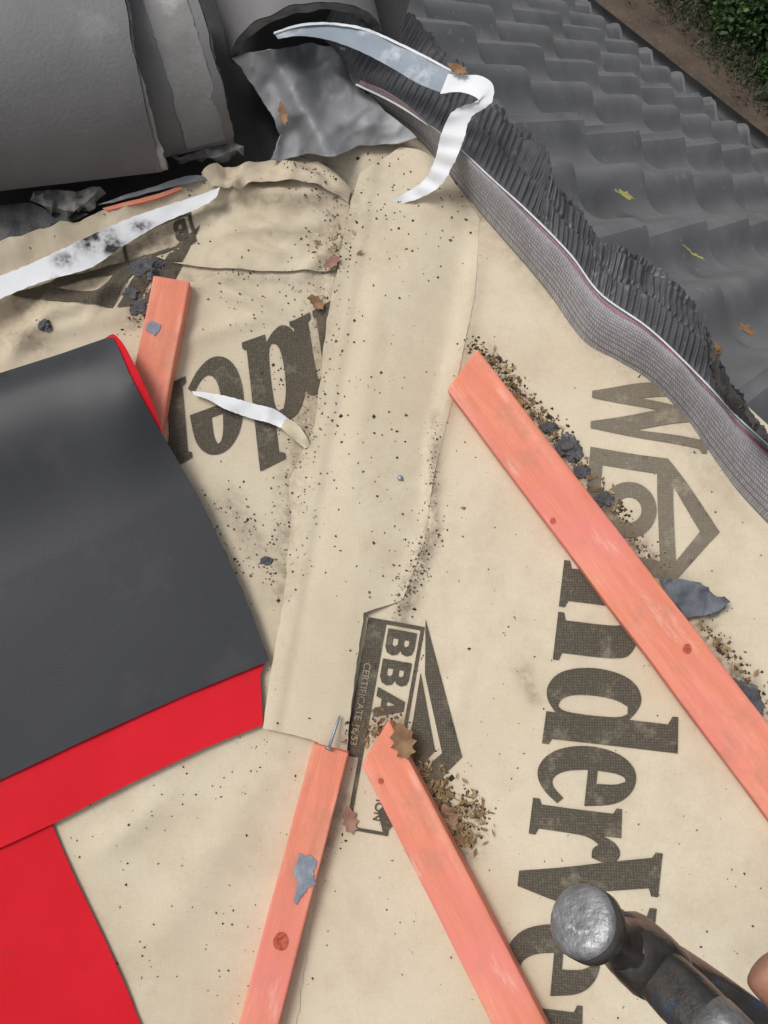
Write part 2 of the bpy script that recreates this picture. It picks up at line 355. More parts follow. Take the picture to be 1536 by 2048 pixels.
def text(acc,s,size,a,b,h=.002,sx=1,off=0,F=PB,fn=None):
    cu=bpy.data.curves.new('t','FONT'); cu.body=s; cu.size=1; cu.offset=off
    ob=bpy.data.objects.new('t',cu); COL.objects.link(ob)
    dg=bpy.context.evaluated_depsgraph_get(); me=bpy.data.meshes.new_from_object(ob.evaluated_get(dg))
    o=len(acc[0])
    for v in me.vertices:
        px,py=bq(a+v.co.x*size*sx,b+v.co.y*size,F); acc[0].append(fn(px,py) if fn else P(px,py,h)); acc[2].append(D(px,py))
    for p in me.polygons: acc[1].append(tuple(o+i for i in p.vertices))
    bpy.data.objects.remove(ob); bpy.data.curves.remove(cu); bpy.data.meshes.remove(me)
BB=[[(0,0),(0,1),(.46,1),(.62,.94),(.68,.76),(.64,.6),(.54,.53),(.67,.45),(.72,.27),(.66,.09),(.5,0)],[(.24,.61),(.39,.61),(.44,.7),(.39,.79),(.24,.79)],[(.24,.21),(.41,.21),(.47,.31),(.41,.41),(.24,.41)]]
BA=[[(0,0),(.28,1),(.56,1),(.84,0),(.58,0),(.53,.2),(.31,.2),(.26,0)],[(.35,.38),(.49,.38),(.42,.70)]]
def blk(acc,poly,a,b,s,F,fn=None,sx=1.0): put(acc,[[bq(a+x*s*sx,b+y*s,F) for x,y in p] for p in poly],.002,9,fn)
acc=([],[],[])
put(acc,[[bq(0,0),bq(280,0),bq(280,29),bq(0,29)]])
put(acc,[[bq(0,29),bq(0,114),bq(425,114),bq(425,29),bq(280,29)],[bq(8,37),bq(8,107),bq(418,107),bq(418,37)]])
put(acc,[[(851,1238),(924,1514),(767,1670),(755,1622),(884,1506),(850,1350)]])
put(acc,[[(841,1345),(870,1502),(800,1572),(806,1530),(826,1440)]])
for (pl,o) in ((BB,15),(BB,76),(BA,134)): blk(acc,pl,o,43,58,PB,sx=1.25)
text(acc,'CERTIFICATION',24,226,79,sx=1.0,off=.014)
acc2=([],[],[])
text(acc2,'CERTIFICATE 16/53',20,90,8,.0028,1.0,.002)
mk('printed_certificate_panel',acc[0],acc[1],'print',right,dirt=acc[2])
mk('certificate_text',acc2[0],acc2[1],'inktext',right,dirt=acc2[2])
acc=([],[],[])
PL=((384,428),(-.94,.34),(.20,.98))
put(acc,[[bq(0,0,PL),bq(150,0,PL),bq(150,60,PL),bq(0,60,PL)],[bq(7,7,PL),bq(143,7,PL),bq(143,53,PL),bq(7,53,PL)]],fn=LF,step=9)
blk(acc,BB,14,13,35,PL,LF,1.1)
put(acc,[[(402,454),(334,600),(286,612),(350,498)]],fn=LF,step=8)
put(acc,[[(340,498),(276,612),(236,617),(306,512)]],fn=LF,step=8)
put(acc,[[(296,514),(226,618),(92,606),(20,592),(140,556),(220,536)],[(232,552),(206,588),(120,582),(160,566)]],fn=LF,step=8)
mk('printed_logo',acc[0],acc[1],'print',left,dirt=[.4*x for x in acc[2]])
# ------------------------------------------------------------------ battens
def batten(a,b,w,label,cutA=0,cutB=0,th=.025):
    pa=P0(a[0],a[1],th); pb=P0(b[0],b[1],th)
    ex=(pb-pa).normalized(); mid=(pa+pb)/2
    g=.01; nx=(base(mid.x+g,mid.y)-base(mid.x-g,mid.y))/(2*g); ny=(base(mid.x,mid.y+g)-base(mid.x,mid.y-g))/(2*g)
    ez=V((-nx,-ny,1)); ez=(ez-ex*ez.dot(ex)).normalized(); ey=ez.cross(ex)
    L=(pb-pa).length
    fr=Matrix.Translation(pa-ez*th)@Matrix((ex,ey,ez)).transposed().to_4x4()
    n=26; vs=[];fs=[]
    for i in range(n+1):
        for (y,z) in((-w/2,.0005),(-w/2,th),(w/2,th),(w/2,.0005)):
            x=L*i/n
            x+= cutA*(y/w)*(1-i/n) + cutB*(y/w)*(i/n)
            jy=.0008*noise.noise(V((x*14,y*3,z*3+a[0])))
            vs.append(fr@V((x,y+jy,z+.0006*noise.noise(V((x*11,y*40,a[1]))))))
    for i in range(n):
        for k in range(4): fs.append((i*4+k,i*4+(k+1)%4,i*4+4+(k+1)%4,i*4+4+k))
    fs.append((3,2,1,0)); fs.append(tuple(n*4+k for k in range(4)))
    o=mk('timber_batten',vs,fs,'wood',frame=fr,smooth=False,bev=.0022)
    bm=bmesh.new(); bm.from_mesh(o.data); bmesh.ops.recalc_face_normals(bm,faces=bm.faces); bm.to_mesh(o.data); bm.free()
    return tag(o,label,'batten'),pa,ez
b1,a1_,z1_=batten((343,556),(283,862),.044,'salmon stained batten partly tucked under the black sheet')
b2,a2_,z2_=batten((662,1496),(462,2260),.041,'salmon batten with a large grey mortar splat, left leg of the V')
b3,a3_,z3_=batten((750,1484),(1150,2270),.050,'salmon batten with a leaf at its tip, right leg of the V',cutA=-.028)
b4,a4_,z4_=batten((924,738),(1720,1782),.058,'longest salmon batten with angled tip, running out at the right edge',cutA=-.02)
def splat(poly,parent,pa,ez,name='mortar_splat',mat='splat',h=.0012,wob=5,rg=1):
    def fn(x,y):
        d=ray(x,y); q=C0+d*((pa-C0).dot(ez)/d.dot(ez)); return q+ez*(h+rg*(.0010*max(0,noise.noise(V((x*.15,y*.15,2))))+.0004*noise.noise(V((x*.4,y*.4,2)))))
    vs,fs,vc=patch([poly],3.2,fn,wob); mk(name,vs,fs,mat,parent)
splat([(598,1706),(612,1712),(622,1706),(636,1722),(626,1745),(632,1768),(614,1776),(600,1796),(594,1810),(587,1802),(594,1765),(587,1740),(594,1724)],b2,a2_,z2_)
splat([(294,646),(306,640),(314,644),(323,650),(318,662),(308,671),(298,664),(291,660)],b1,a1_,z1_)
def ell(cx,cy,rx,ry,k=20): return [(cx+rx*math.cos(i*2*math.pi/k),cy+ry*math.sin(i*2*math.pi/k)) for i in range(k)]
for (cx,cy,rx,ry,bt,pa,ez) in ((562,1882,15,19,b2,a2_,z2_),(1107,1042,6,7,b4,a4_,z4_),(1374,1298,9,10,b4,a4_,z4_),(762,1562,5,7,b3,a3_,z3_)):
    splat(ell(cx,cy,rx,ry),bt,pa,ez,'knot','knot',.0008,2,.2)
# ------------------------------------------------------------------ black and red sheet
def BH(x,y,off=0):
    top=745-.326*x
    d=(y-top)
    h=.026+.026*math.exp(-((d-90)/170)**2)-.010*math.exp(-(d/26)**2)*(1-nrm(x,180,240))
    h+=.012*math.exp(-((x-262)/80)**2-((y-800)/130)**2)
    low=1560-.445*x; h-=.010*nrm(y,low-400,low)
    h+=.0025*noise.noise(V((x*.004,y*.004,2)))
    return P0(x,y,h+off)
BLK=[(-300,850),(0,746),(120,708),(212,676),(226,674),(238,698),(258,746),(288,804),(330,878),(396,990),(458,1120),(502,1222),(538,1322),(380,1386),(200,1466),(0,1560),(-300,1700)]
vs,fs,vc=patch([BLK],14,BH)
sheet=empty('folded_sheet',P0(250,1300)); tag(sheet,'black and bright red two-faced underlay sheet folded over at the left','underlay sheet')
mk('black_face',vs,fs,'black',sheet,solid=.0008)
REDE=[(205,680),(222,668),(230,668),(250,690),(274,740),(302,798),(321,850),(326,878),(300,850),(270,800),(230,740)]
vs,fs,vc=patch([csm(REDE,2,70)],9,lambda x,y:BH(x,y,-.003)); mk('red_edge',vs,fs,'red',sheet)
RB=[(-300,1560),(200,1400),(505,1300),(532,1320),(520,1350),(526,1449),(400,1500),(250,1572),(105,1648),(0,1696),(-300,1850)]
vs,fs,vc=patch([RB],15,lambda x,y:P0(x,y,.0115+.0015*noise.noise(V((x*.01,y*.01,4))))); mk('red_band',vs,fs,'red',sheet,solid=.0008)
RL=[(-300,1640),(80,1560),(105,1652),(150,1756),(210,1880),(250,1970),(282,2050),(340,2350),(-300,2350)]
vs,fs,vc=patch([RL],15,lambda x,y:P0(x,y,.007+.003*noise.noise(V((x*.008,y*.008,7))))); mk('red_underside',vs,fs,'red',sheet,solid=.0008)
# ------------------------------------------------------------------ tiled slope beyond the ridge
R0=P0(760,190); R1=P0(1536,890); e1=(R1-R0).normalized()
m_=P0(1250,900); g=.01
nR=V((-(base(m_.x+g,m_.y)-base(m_.x-g,m_.y))/(2*g),-(base(m_.x,m_.y+g)-base(m_.x,m_.y-g))/(2*g),1)); nR=(nR-e1*nR.dot(e1)).normalized()
perp=e1.cross(nR)
if perp.x+perp.y<0: perp=-perp
OT=R0-nR*.012
def Tframe(dl): return (perp*math.cos(dl)-nR*math.sin(dl), nR*math.cos(dl)+perp*math.sin(dl))
def hitT(px,py,e2,nT,h=0):
    d=ray(px,py); den=d.dot(nT)
    if den>-1e-5: return None
    q=C0+d*((OT+nT*h-C0).dot(nT)/den); return q
lo,hi=math.radians(10),math.radians(75)
for _ in range(50):
    md=(lo+hi)/2; e2,nT=Tframe(md); q=hitT(1360,165,e2,nT); t=99 if q is None else (q-OT).dot(e2)
    if t>2.25 or t<0: hi=md
    else: lo=md
DL=lo; e2,nT=Tframe(DL); TE=2.25
def PT(px,py,h=0): return hitT(px,py,e2,nT,h)
GA=.30; PW=.15
vs=[];fs=[]
S0,S1=-1.6,4.2; ns=int((S1-S0)/.0100)
rows=[]
k=0
while k*GA<TE:
    for f in(0,.03,.3,.6,.85,.975,1.0):
        rows.append((k,f))
    k+=1
for (k,f) in rows:
    t=k*GA+f*GA
    for i in range(ns+1):
        s=S0+(S1-S0)*i/ns
        ph=s/PW; ti=math.floor(s/(2*PW))
        rnd=noise.cell(V((ti+.5,k+.5,3.3)))
        c=.5+.5*math.cos(2*math.pi*ph)
        h=.040*c**1.3+.030*f-.044+.002*rnd
        jx=abs(s/(2*PW)-round(s/(2*PW)))
        if jx<.03: h-=.004
        tt=min(TE,t+(.003 if f==1 else 0)+(.004*rnd if f>=.95 else 0))
        vs.append(OT+e1*s+e2*tt+nT*h)
w=ns+1
for r in range(len(rows)-1):
    for i in range(ns): fs.append((r*w+i,r*w+i+1,r*w+w+i+1,r*w+w+i))
a,b,c=[vs[i] for i in fs[0][:3]]
if (b-a).cross(c-a).dot(nT)<0: fs=[tuple(reversed(f)) for f in fs]
roof=mk('tiled_roof',vs,fs,'tile')
es=roof.modifiers.new('e','EDGE_SPLIT'); es.split_angle=math.radians(40)
tag(roof,'dark grey interlocking tiled roof slope falling away beyond the ridge roll','roof')
gut=empty('gutter',OT+e1*1.2+e2*(TE+.05)); tag(gut,'black gutter along the bottom edge of the dark tiled slope','gutter')
upw=(nR+nT).normalized(); outw=e1.cross(upw); outw=outw if outw.dot(e2)>0 else -outw
def gutterpts(s,r): return [OT+e1*s+e2*(TE+.03)+outw*(.03-r*math.cos(a))-upw*(.01+r*math.sin(a)) for a in [math.pi*j/10 for j in range(11)]]
vs=[];fs=[]
for i in range(30): vs+=gutterpts(S0+(S1-S0)*i/29,.05)
for i in range(29):
    for j in range(10): fs.append((i*11+j,i*11+j+1,i*11+12+j,i*11+11+j))
mk('channel',vs,fs,'dark',gut,solid=.003)
for s in [x*.8-1.4 for x in range(7)]:
    vs=gutterpts(s,.054)+gutterpts(s+.025,.054); fs=[(j,j+1,12+j,11+j) for j in range(10)]
    mk('bracket',vs,fs,'dark',gut,solid=.004)
# ------------------------------------------------------------------ ridge roll: woven band, pink stripe, stitch, pleated flashing
def resample(pl,n):
    L=[0]
    for i in range(len(pl)-1): L.append(L[-1]+(V(pl[i+1])-V(pl[i])).length)
    out=[];j=0
    for k in range(n):
        d=L[-1]*k/(n-1)
        while j<len(pl)-2 and L[j+1]<d: j+=1
        t=(d-L[j])/max(1e-6,L[j+1]-L[j])
        p0=V(pl[max(0,j-1)]);p1=V(pl[j]);p2=V(pl[j+1]);p3=V(pl[min(len(pl)-1,j+2)])
        out.append(.5*((2*p1)+(p2-p0)*t+(2*p0-5*p1+4*p2-p3)*t*t+(3*p1-p0-3*p2+p3)*t**3))
    return out
LE=[(745,222),(830,272),(900,352),(975,442),(1090,575),(1165,682),(1235,728),(1300,768),(1370,842),(1420,912),(1470,975),(1536,1046),(1640,1150)]
ST=[(712,172),(800,216),(900,285),(985,362),(1060,430),(1140,512),(1200,590),(1300,662),(1400,758),(1470,832),(1536,892),(1660,1000)]
OU=[(700,-40),(775,-5),(850,52),(920,132),(990,212),(1060,268),(1100,312),(1112,372),(1188,452),(1245,500),(1290,520),(1370,585),(1415,672),(1432,722),(1488,792),(1510,842),(1600,920)]
STP=[(640,70),(690,125)]+ST
roll=empty('ridge_roll',P0(1100,520)); tag(roll,'grey woven ridge roll with black pleated edge along the top of the roof','ridge roll')
n=260; l=resample(LE,n); r=resample(ST,n); mc=18; W1=mc+1; SHH=.048
vs=[];fs=[];uv=[]
L3=[P0(a.x,a.y,.003) for a in l]; S3=[P0(b.x,b.y,SHH) for b in r]
for i in range(n):
    a=L3[i]; b=S3[i]
    for j in range(W1):
        t=j/mc; q=a.lerp(b,t); hb=max(0,math.sin(math.pi*min(1,t/.90)))**.6
        q=q+V((0,0,.030*hb*(1+.20*noise.noise(V((i*.05,0,0))))))
        q.z+=.002*noise.noise(V((i*.09,t*3,1)))*math.sin(math.pi*t)
        vs.append(q); uv.append((i*.92,t*17))
for i in range(n-1):
    for j in range(mc): fs.append((i*W1+j,i*W1+j+1,i*W1+W1+j+1,i*W1+W1+j))
if ((vs[fs[0][1]]-vs[fs[0][0]]).cross(vs[fs[0][2]]-vs[fs[0][0]])).z<0: fs=[tuple(reversed(f)) for f in fs]
W3=vs
mk('woven_band',vs,fs,'woven',roll,uv=uv)
def ribbon_on(name,t0,t1,mat,lift):
    vs=[];fs=[]
    for i in range(260):
        for t in(t0,(t0+t1)/2,t1):
            k=min(mc-1,int(t*mc)); f=t*mc-k; q=W3[i*W1+k].lerp(W3[i*W1+k+1],f)
            vs.append(q+V((0,0,lift)))
    for i in range(259):
        for j in(0,1): fs.append((i*3+j,i*3+j+1,i*3+4+j,i*3+3+j))
    mk(name,vs,fs,mat,roll)
ribbon_on('pink_stripe',.70,.75,'pink',.0012)
def tube(pts,r,k=6):
    vs=[];fs=[]
    for i,p in enumerate(pts):
        t=(pts[min(i+1,len(pts)-1)]-pts[max(i-1,0)]).normalized(); a=t.cross(V((0,0,1)));
        if a.length<.1: a=t.cross(V((1,0,0)))
        a.normalize(); b=t.cross(a); rr=r[i] if isinstance(r,list) else r
        for j in range(k): vs.append(p+a*rr*math.cos(2*math.pi*j/k)+b*rr*math.sin(2*math.pi*j/k))
    for i in range(len(pts)-1):
        for j in range(k): fs.append((i*k+j,i*k+(j+1)%k,i*k+k+(j+1)%k,i*k+k+j))
    fs.append(tuple(reversed(range(k)))); fs.append(tuple(range(len(vs)-k,len(vs))))
    return vs,fs
vs,fs=tube([q+V((0,0,.0026)) for q in S3],.0013); mk('white_stitching',vs,fs,'thread',roll)
n2=1300; s2=resample(STP,n2); o2=resample(OU,n2); mj=36
vs=[];fs=[]; ph=0
for i in range(n2):
    jx=13*noise.noise(V((i*.010,0,7)))+7*noise.noise(V((i*.035,0,7)))+4*noise.noise(V((i*.10,0,7)))
    a=P0(s2[i].x,s2[i].y,SHH); oq=o2[i]
    b=PT(oq.x+jx,oq.y-jx*.6,.056+.020*noise.noise(V((i*.010,3,1))))
    ph+=.46+.18*noise.noise(V((i*.03,1,1)))
    nn=(nT+nR).normalized()
    for j in range(mj+1):
        t=j/mj; q=a.lerp(b,t)
        bt=t*2.2+.5*noise.noise(V((i*.010,5,5))); band=math.floor(bt); bf=bt-band
        sh=band*1.6+1.8*noise.noise(V((i*.018,band*3.3,2)))
        sq=math.tanh(1.3*math.sin(ph+sh+t*1.2))
        amp=(.0021+.0010*noise.noise(V((i*.03,t*2,9))))*min(1,t*7)*(.45+.55*max(0,math.sin(math.pi*bf))**.5)*(1-.2*t)
        q=q+nn*(amp*sq+.004*math.sin(math.pi*min(1,t*1.05))+.016*noise.noise(V((i*.011,t*2.0,4)))*t+.006*noise.noise(V((i*.03,t*4,14)))*t-.006*math.exp(-((bf-.05)/.07)**2)*(1 if t>.1 else 0))
        vs.append(q)
w=mj+1
for i in range(n2-1):
    for j in range(mj): fs.append((i*w+j,i*w+j+1,i*w+w+j+1,i*w+w+j))
if ((vs[fs[4][1]]-vs[fs[4][0]]).cross(vs[fs[4][2]]-vs[fs[4][0]])).dot(nT)<0: fs=[tuple(reversed(f)) for f in fs]
mk('pleated_flashing',vs,fs,'pleat',roll)
# ------------------------------------------------------------------ ribbons
def ribbon(name,pairs,hs,mat,parent=None,n=60,c=4,dg=None,tw=0):
    A=resample([p[0] for p in pairs],n); B=resample([p[1] for p in pairs],n); vs=[];fs=[];dd=[]
    for i in range(n):
        x=i/(n-1)*(len(hs)-1); k=min(len(hs)-2,int(x)); f=x-k; f=f*f*(3-2*f); h=hs[k]+(hs[k+1]-hs[k])*f
        for j in range(c+1):
            t=j/c; p=A[i].lerp(B[i],t); ed=(2*t-1)*1.5*noise.noise(V((i*.5,t*9,8)))
            q=P0(p.x+ed,p.y+ed,h+tw*(t-.5)*math.sin(i/n*7)+.0020*noise.noise(V((i*.12,t,3)))); vs.append(q)
            dd.append(0 if not dg else max(min(1,math.exp(-(((p.x-gx)/gw)**2+((p.y-gy)/gh)**2))*1.3) for gx,gy,gw,gh in dg))
    for i in range(n-1):
        for j in range(c): fs.append((i*(c+1)+j,i*(c+1)+j+1,i*(c+1)+c+2+j,i*(c+1)+c+1+j))
    if ((vs[fs[0][1]]-vs[fs[0][0]]).cross(vs[fs[0][2]]-vs[fs[0][0]])).z<0: fs=[tuple(reversed(f)) for f in fs]
    return mk(name,vs,fs,mat,parent,dirt=dd)
lin=empty('release_liner',P0(870,360,.01)); tag(lin,'long white and blue release liner curling over the pleated ridge flashing','liner ribbon')
FP=[((548,66),(556,78)),((600,50),(600,72)),((660,47),(656,80)),((730,58),(718,102)),((800,88),(780,134)),((860,118),(838,168)),((918,150),(896,190))]
FH=[.084,.086,.084,.085,.085,.084,.082]
ribbon('film_strip',FP,FH,'film',lin,tw=.003)
ribbon('film_edge',[((a[0],a[1]-2),(a[0]-1,a[1]+3)) for a,b in FP],[h+.002 for h in FH],'white',lin)
TP=[((896,148),(880,188)),((935,150),(915,184)),((962,152),(942,190)),((986,170),(957,202)),((982,206),(926,212)),((942,236),(901,228)),((926,284),(882,270)),((906,330),(870,318)),((880,372),(850,358)),((838,397),(818,382)),((792,410),(782,400))]
ribbon('white_tail',TP,[.085,.086,.088,.090,.086,.080,.070,.054,.038,.024,.016],'white',lin,n=90,tw=.008)
w1=ribbon('release_liner',[((-120,600),(-120,655)),((0,552),(0,598)),((60,528),(90,562)),((150,486),(180,536)),((240,444),(250,490)),((330,412),(322,448)),((405,388),(398,416)),((440,374),(434,394))],[.026,.028,.028,.028,.026,.026,.026,.026],'dirtywhite',dg=[(190,478,46,26),(225,490,26,20),(130,520,22,12),(285,452,22,10)],tw=.004,n=100)
tag(w1,'dirt-smeared wide white liner ribbon at the left, under the ridge tiles','liner ribbon')
w2=ribbon('release_liner',[((384,782),(388,790)),((420,786),(418,800)),((460,794),(450,818)),((510,808),(500,836)),((548,818),(538,846)),((578,838),(562,856))],[.010,.012,.016,.013,.016,.012],'white',tw=.008)
tag(w2,'short white liner scrap lying across the upside-down lettering','liner ribbon')
ribbon('tan_end',[((574,836),(560,854)),((596,850),(580,872)),((612,872),(596,886)),((622,892),(610,897))],[.0125,.015,.013,.010],'mem',w2,n=24,tw=.006)
# ------------------------------------------------------------------ ridge tiles
def gap_base(x,y): return P0(x,y,-.03)
vs,fs,vc=patch([[(-400,-300),(900,-300),(780,150),(840,300),(700,345),(560,330),(420,380),(0,530),(-400,640)]],40,gap_base)
dk=mk('gap_shade',vs,fs,'dark'); tag(dk,'black sheet painted as the shade in the gap beneath the ridge tiles','roof gap')  # dark sheet stands in for the shade under the ridge tiles
def shell(name,fa_,fb_,r,th,parent,mat,a0=0,a1=math.pi,hb=.02,vsq=1.0,nl=30,na=48,rough=(.0,.005),taper=0,bump_=.0008,seed=0,rim=True):
    A=P0(fa_[0],fa_[1],hb); B=P0(fb_[0],fb_[1],hb)
    ax=(B-A).normalized(); up=V((0,0,1)); up=(up-ax*up.dot(ax)).normalized(); bk=up.cross(ax)
    if bk.y<0: bk=-bk
    L=(B-A).length; vs=[];fs=[]
    for i in range(nl+1):
        for side in(0,1):
            for j in range(na+1):
                t=i/nl; a=a0+(a1-a0)*j/na; rr=(r+taper*t)-(th if side else 0)
                e=rough[0]*(1-t)**8+rough[1]*t**8
                x=L*t+e*(noise.noise(V((j*.16,side*.6,seed)))+.35*noise.noise(V((j*.9,side*2,seed+4))))
                q=A+bk*r+ax*x+(-bk*math.cos(a)*rr+up*math.sin(a)*rr*vsq)
                if not side: q+=up*bump_*noise.noise(V((x*30,a*4,seed)))
                vs.append(q)
    w=na+1; st=2*w
    for i in range(nl):
        for j in range(na):
            fs.append((i*st+j,i*st+st+j,i*st+st+j+1,i*st+j+1))
            fs.append((i*st+w+j,i*st+w+j+1,i*st+st+w+j+1,i*st+st+w+j))
        for j in(0,na): fs.append((i*st+j,i*st+w+j,i*st+st+w+j,i*st+st+j))
    o=mk(name,vs,fs,mat,parent)
    es=o.modifiers.new('e','EDGE_SPLIT'); es.split_angle=math.radians(55)
    if rim:
        i=nl; m=6; rv=[];rf=[]
        for j in range(na+1):
            p=vs[i*st+j]; q=vs[i*st+w+j]
            for k in range(m+1): rv.append(p.lerp(q,k/m)+ax*(.0010+(.003*noise.noise(V((j*.8,k*.8,seed+9))) if 0<k<m else 0)))
        for j in range(na):
            for k in range(m): rf.append((j*(m+1)+k,j*(m+1)+k+1,(j+1)*(m+1)+k+1,(j+1)*(m+1)+k))
        mk('broken_rim',rv,rf,'rough',parent)
tA=empty('ridge_tile',P0(150,370,.02)); tag(tA,'large smooth half-round ridge tile filling the top left corner','ridge tile')
shell('tile_body',(-420,432),(325,344),.138,.02,tA,'ridge',hb=.034,rough=(0,.005),seed=1)
shell('mortar_edge',(318,346),(337,342),.1397,.006,tA,'mortar',hb=.033,rough=(.003,.006),seed=31,a0=.02,bump_=.0012,rim=False,na=70)
tB=empty('ridge_tile',P0(400,300,.02)); tag(tB,'mortar-streaked half-round ridge tile standing just right of the largest tile','ridge tile')
shell('tile_body',(230,338),(468,284),.110,.02,tB,'ridge',hb=.02,rough=(0,.006),seed=5)
shell('mortar_collar',(378,308),(452,289),.1132,.004,tB,'mortar',hb=.019,rough=(.007,.005),seed=8,a0=.08,a1=2.9,bump_=.0015,rim=False,na=60)
def arch(pl,pr,hb,rise,back,parent):
    A=P0(pl[0],pl[1],hb); B=P0(pr[0],pr[1],hb); c=(A+B)/2; e=(B-A)/2; n=40; nl=12
    vs=[];fs=[]
    for i in range(nl+1):
        for side in(0,1):
            for j in range(n+1):
                a=math.pi*j/n; k=1-(.10 if side else 0); t=i/nl
                rag=(1-t)**6*.005*noise.noise(V((j*.3,side*.5,3)))
                vs.append(c-e*math.cos(a)*k+V((0,0,1))*(rise*math.sin(a)*(1-(.16 if side else 0)))+back*(t+rag*4))
    w=n+1;st=2*w
    for i in range(nl):
        for j in range(n):
            fs.append((i*st+j,i*st+j+1,i*st+st+j+1,i*st+st+j)); fs.append((i*st+w+j+1,i*st+w+j,i*st+st+w+j,i*st+st+w+j+1))
    o=mk('tile_body',vs,fs,'ridge',parent); es=o.modifiers.new('e','EDGE_SPLIT'); es.split_angle=math.radians(55)
    rv=[];rf=[]
    for j in range(n+1):
        p=vs[j];q=vs[w+j]
        for k in range(5): rv.append(p.lerp(q,k/4)-back.normalized()*(.001+(.003*noise.noise(V((j*.9,k,2))) if 0<k<4 else 0)))
    for j in range(n):
        for k in range(4): rf.append((j*5+k,j*5+k+1,j*5+6+k,j*5+5+k))
    mk('broken_rim',rv,rf,'rough',parent)
tC=empty('ridge_tile',P0(600,80,.02)); tag(tC,'hollow-ended ridge tile at the top edge above the crumpled lead','ridge tile')
arch((462,128),(765,72),.03,.075,V((-.06,.26,.015)),tC)
def slab(name,poly,h0,th,mat,label,cat,wob=4,amp=.006,step=10,group=None):
    vs,fs,vc=patch([poly],step,lambda x,y:P0(x,y,h0+amp*noise.noise(V((x*.03,y*.03,h0*50)))+.4*amp*noise.noise(V((x*.11,y*.11,1)))),wob)
    return tag(mk(name,vs,fs,mat,solid=th),label,cat,group)
slab('tile_fragment',[(62,400),(100,378),(150,384),(200,376),(190,394),(168,408),(150,420),(90,416)],.022,.012,'rough','jagged broken tile fragment wedged below the largest ridge tile','tile fragment',amp=.014,step=7,wob=6)
slab('plastic_tray',[(-100,432),(0,412),(60,404),(100,424),(176,428),(120,452),(0,486),(-100,520)],.014,.004,'dark','black plastic piece under the tile fragment at the left edge','plastic piece',wob=2,amp=.003)
slab('lead_strip',[(196,408),(280,382),(370,352),(398,350),(420,358),(400,362),(330,376),(230,404)],.020,.0015,'lead','thin grey metal strip edge poking out below the ridge tiles','metal strip',wob=2,amp=.004,step=6)
slab('timber_scrap',[(205,416),(300,392),(360,374),(364,378),(310,398),(215,421)],.018,.003,'wood','thin red timber sliver peeping out under the grey metal strip','timber scrap',wob=1,amp=.001)
slab('tile_fragment',[(352,318),(400,302),(452,282),(488,290),(468,302),(430,314),(380,324)],.02,.012,'rough','jagged tile fragment at the foot of the mortar-streaked ridge tile','tile fragment',amp=.012,step=7,wob=6)
LD=[(465,116),(500,104),(560,98),(620,86),(690,96),(716,170),(770,222),(834,274),(780,288),(720,292),(670,312),(610,308),(560,322),(543,316),(562,270),(540,222),(510,180),(492,150)]
def leadh(x,y):
    h=.034+.015*noise.noise(V((x*.011,y*.011,3)))+.007*noise.noise(V((x*.026,y*.02,6)))+.003*rid(x,y*.7+x*.4,.02,21)
    h+=.024*math.exp(-((x-600-(y-200)*.5)/30)**2)-.014*math.exp(-((x-660-(y-200)*.6)/34)**2)+.022*math.exp(-((x-520)/40)**2)*nrm(220-y,0,120)
    h-=.012*nrm(y,250,310)
    return P0(x,y,max(h,.012))
vs,fs,vc=patch([LD],6,leadh,4)
ld=mk('lead_sheet',vs,fs,'lead',solid=.0018); tag(ld,'crumpled grey lead sheet below the hollow-ended ridge tile','lead sheet')
# ------------------------------------------------------------------ lumps, leaves, nails
def rock(px,py,size,label,mat='lump',name='mortar_lump',fl=.6,el=1.3,rot=0,seed=0,grp='grey mortar lumps on the roof'):
    bm=bmesh.new(); bmesh.ops.create_icosphere(bm,subdivisions=4,radius=1); c=P(px,py,0)
    vs=[]
    for v in bm.verts:
        p=v.co.copy(); k=1+.55*noise.noise(p*1.5+V((seed,0,0)))+.3*noise.noise(p*3.4+V((seed,0,0)))+.16*noise.noise(p*8+V((seed,0,0))); p*=k
        x=p.x*size*el; y=p.y*size; z=max(p.z,-.55)*size*fl
        vs.append(V((c.x+x*math.cos(rot)-y*math.sin(rot),c.y+x*math.sin(rot)+y*math.cos(rot),c.z+z+.45*size*fl)))
    fs=[tuple(v.index for v in f.verts) for f in bm.faces]; bm.free()
    return tag(mk(name,vs,fs,mat,smooth=False),label,'mortar lump',grp)
rock(1134,898,.012,'dark mortar lump beside the upper middle of the longest batten',seed=1,rot=-1.0)
rock(1098,858,.007,'small dark lump just above the lump beside the longest batten',seed=22)
rock(1162,945,.007,'small dark lump just below the lump beside the longest batten',seed=25)
rock(1208,1000,.008,'small dark lump at the house logo beside the longest batten',seed=2)
rock(1496,1396,.011,'elongated grey lump at the right edge beside the longest batten',seed=9,rot=-.9,el=1.9)
rock(95,658,.007,'black crumb alone above the black sheet',seed=3)
rock(532,1122,.005,'black crumb right of the black sheet',seed=4)
rock(292,543,.014,'dark mortar clod at the top of the short upper batten',seed=5)
rock(266,588,.009,'dark mortar clod left of the short upper batten',seed=6)
rock(284,620,.009,'lower dark mortar clod against the short upper batten',seed=16)
rock(1420,700,.009,'brown clump lying on the pleated flashing edge',mat='leaf',seed=7,name='debris_clump')
slab('mortar_flake',[(1322,1162),(1362,1155),(1400,1165),(1425,1190),(1460,1205),(1440,1222),(1400,1232),(1372,1240),(1352,1210),(1330,1190)],.014,.005,'flake','large flat blue-grey mortar flake beside the longest batten','mortar flake',wob=6,amp=.010,step=6)
OAK=[(0,0),(.06,.12),(.22,.16),(.14,.3),(.3,.42),(.18,.52),(.28,.68),(.14,.76),(.1,.92),(0,1),(-.1,.92),(-.14,.76),(-.28,.68),(-.18,.52),(-.3,.42),(-.14,.3),(-.22,.16),(-.06,.12)]
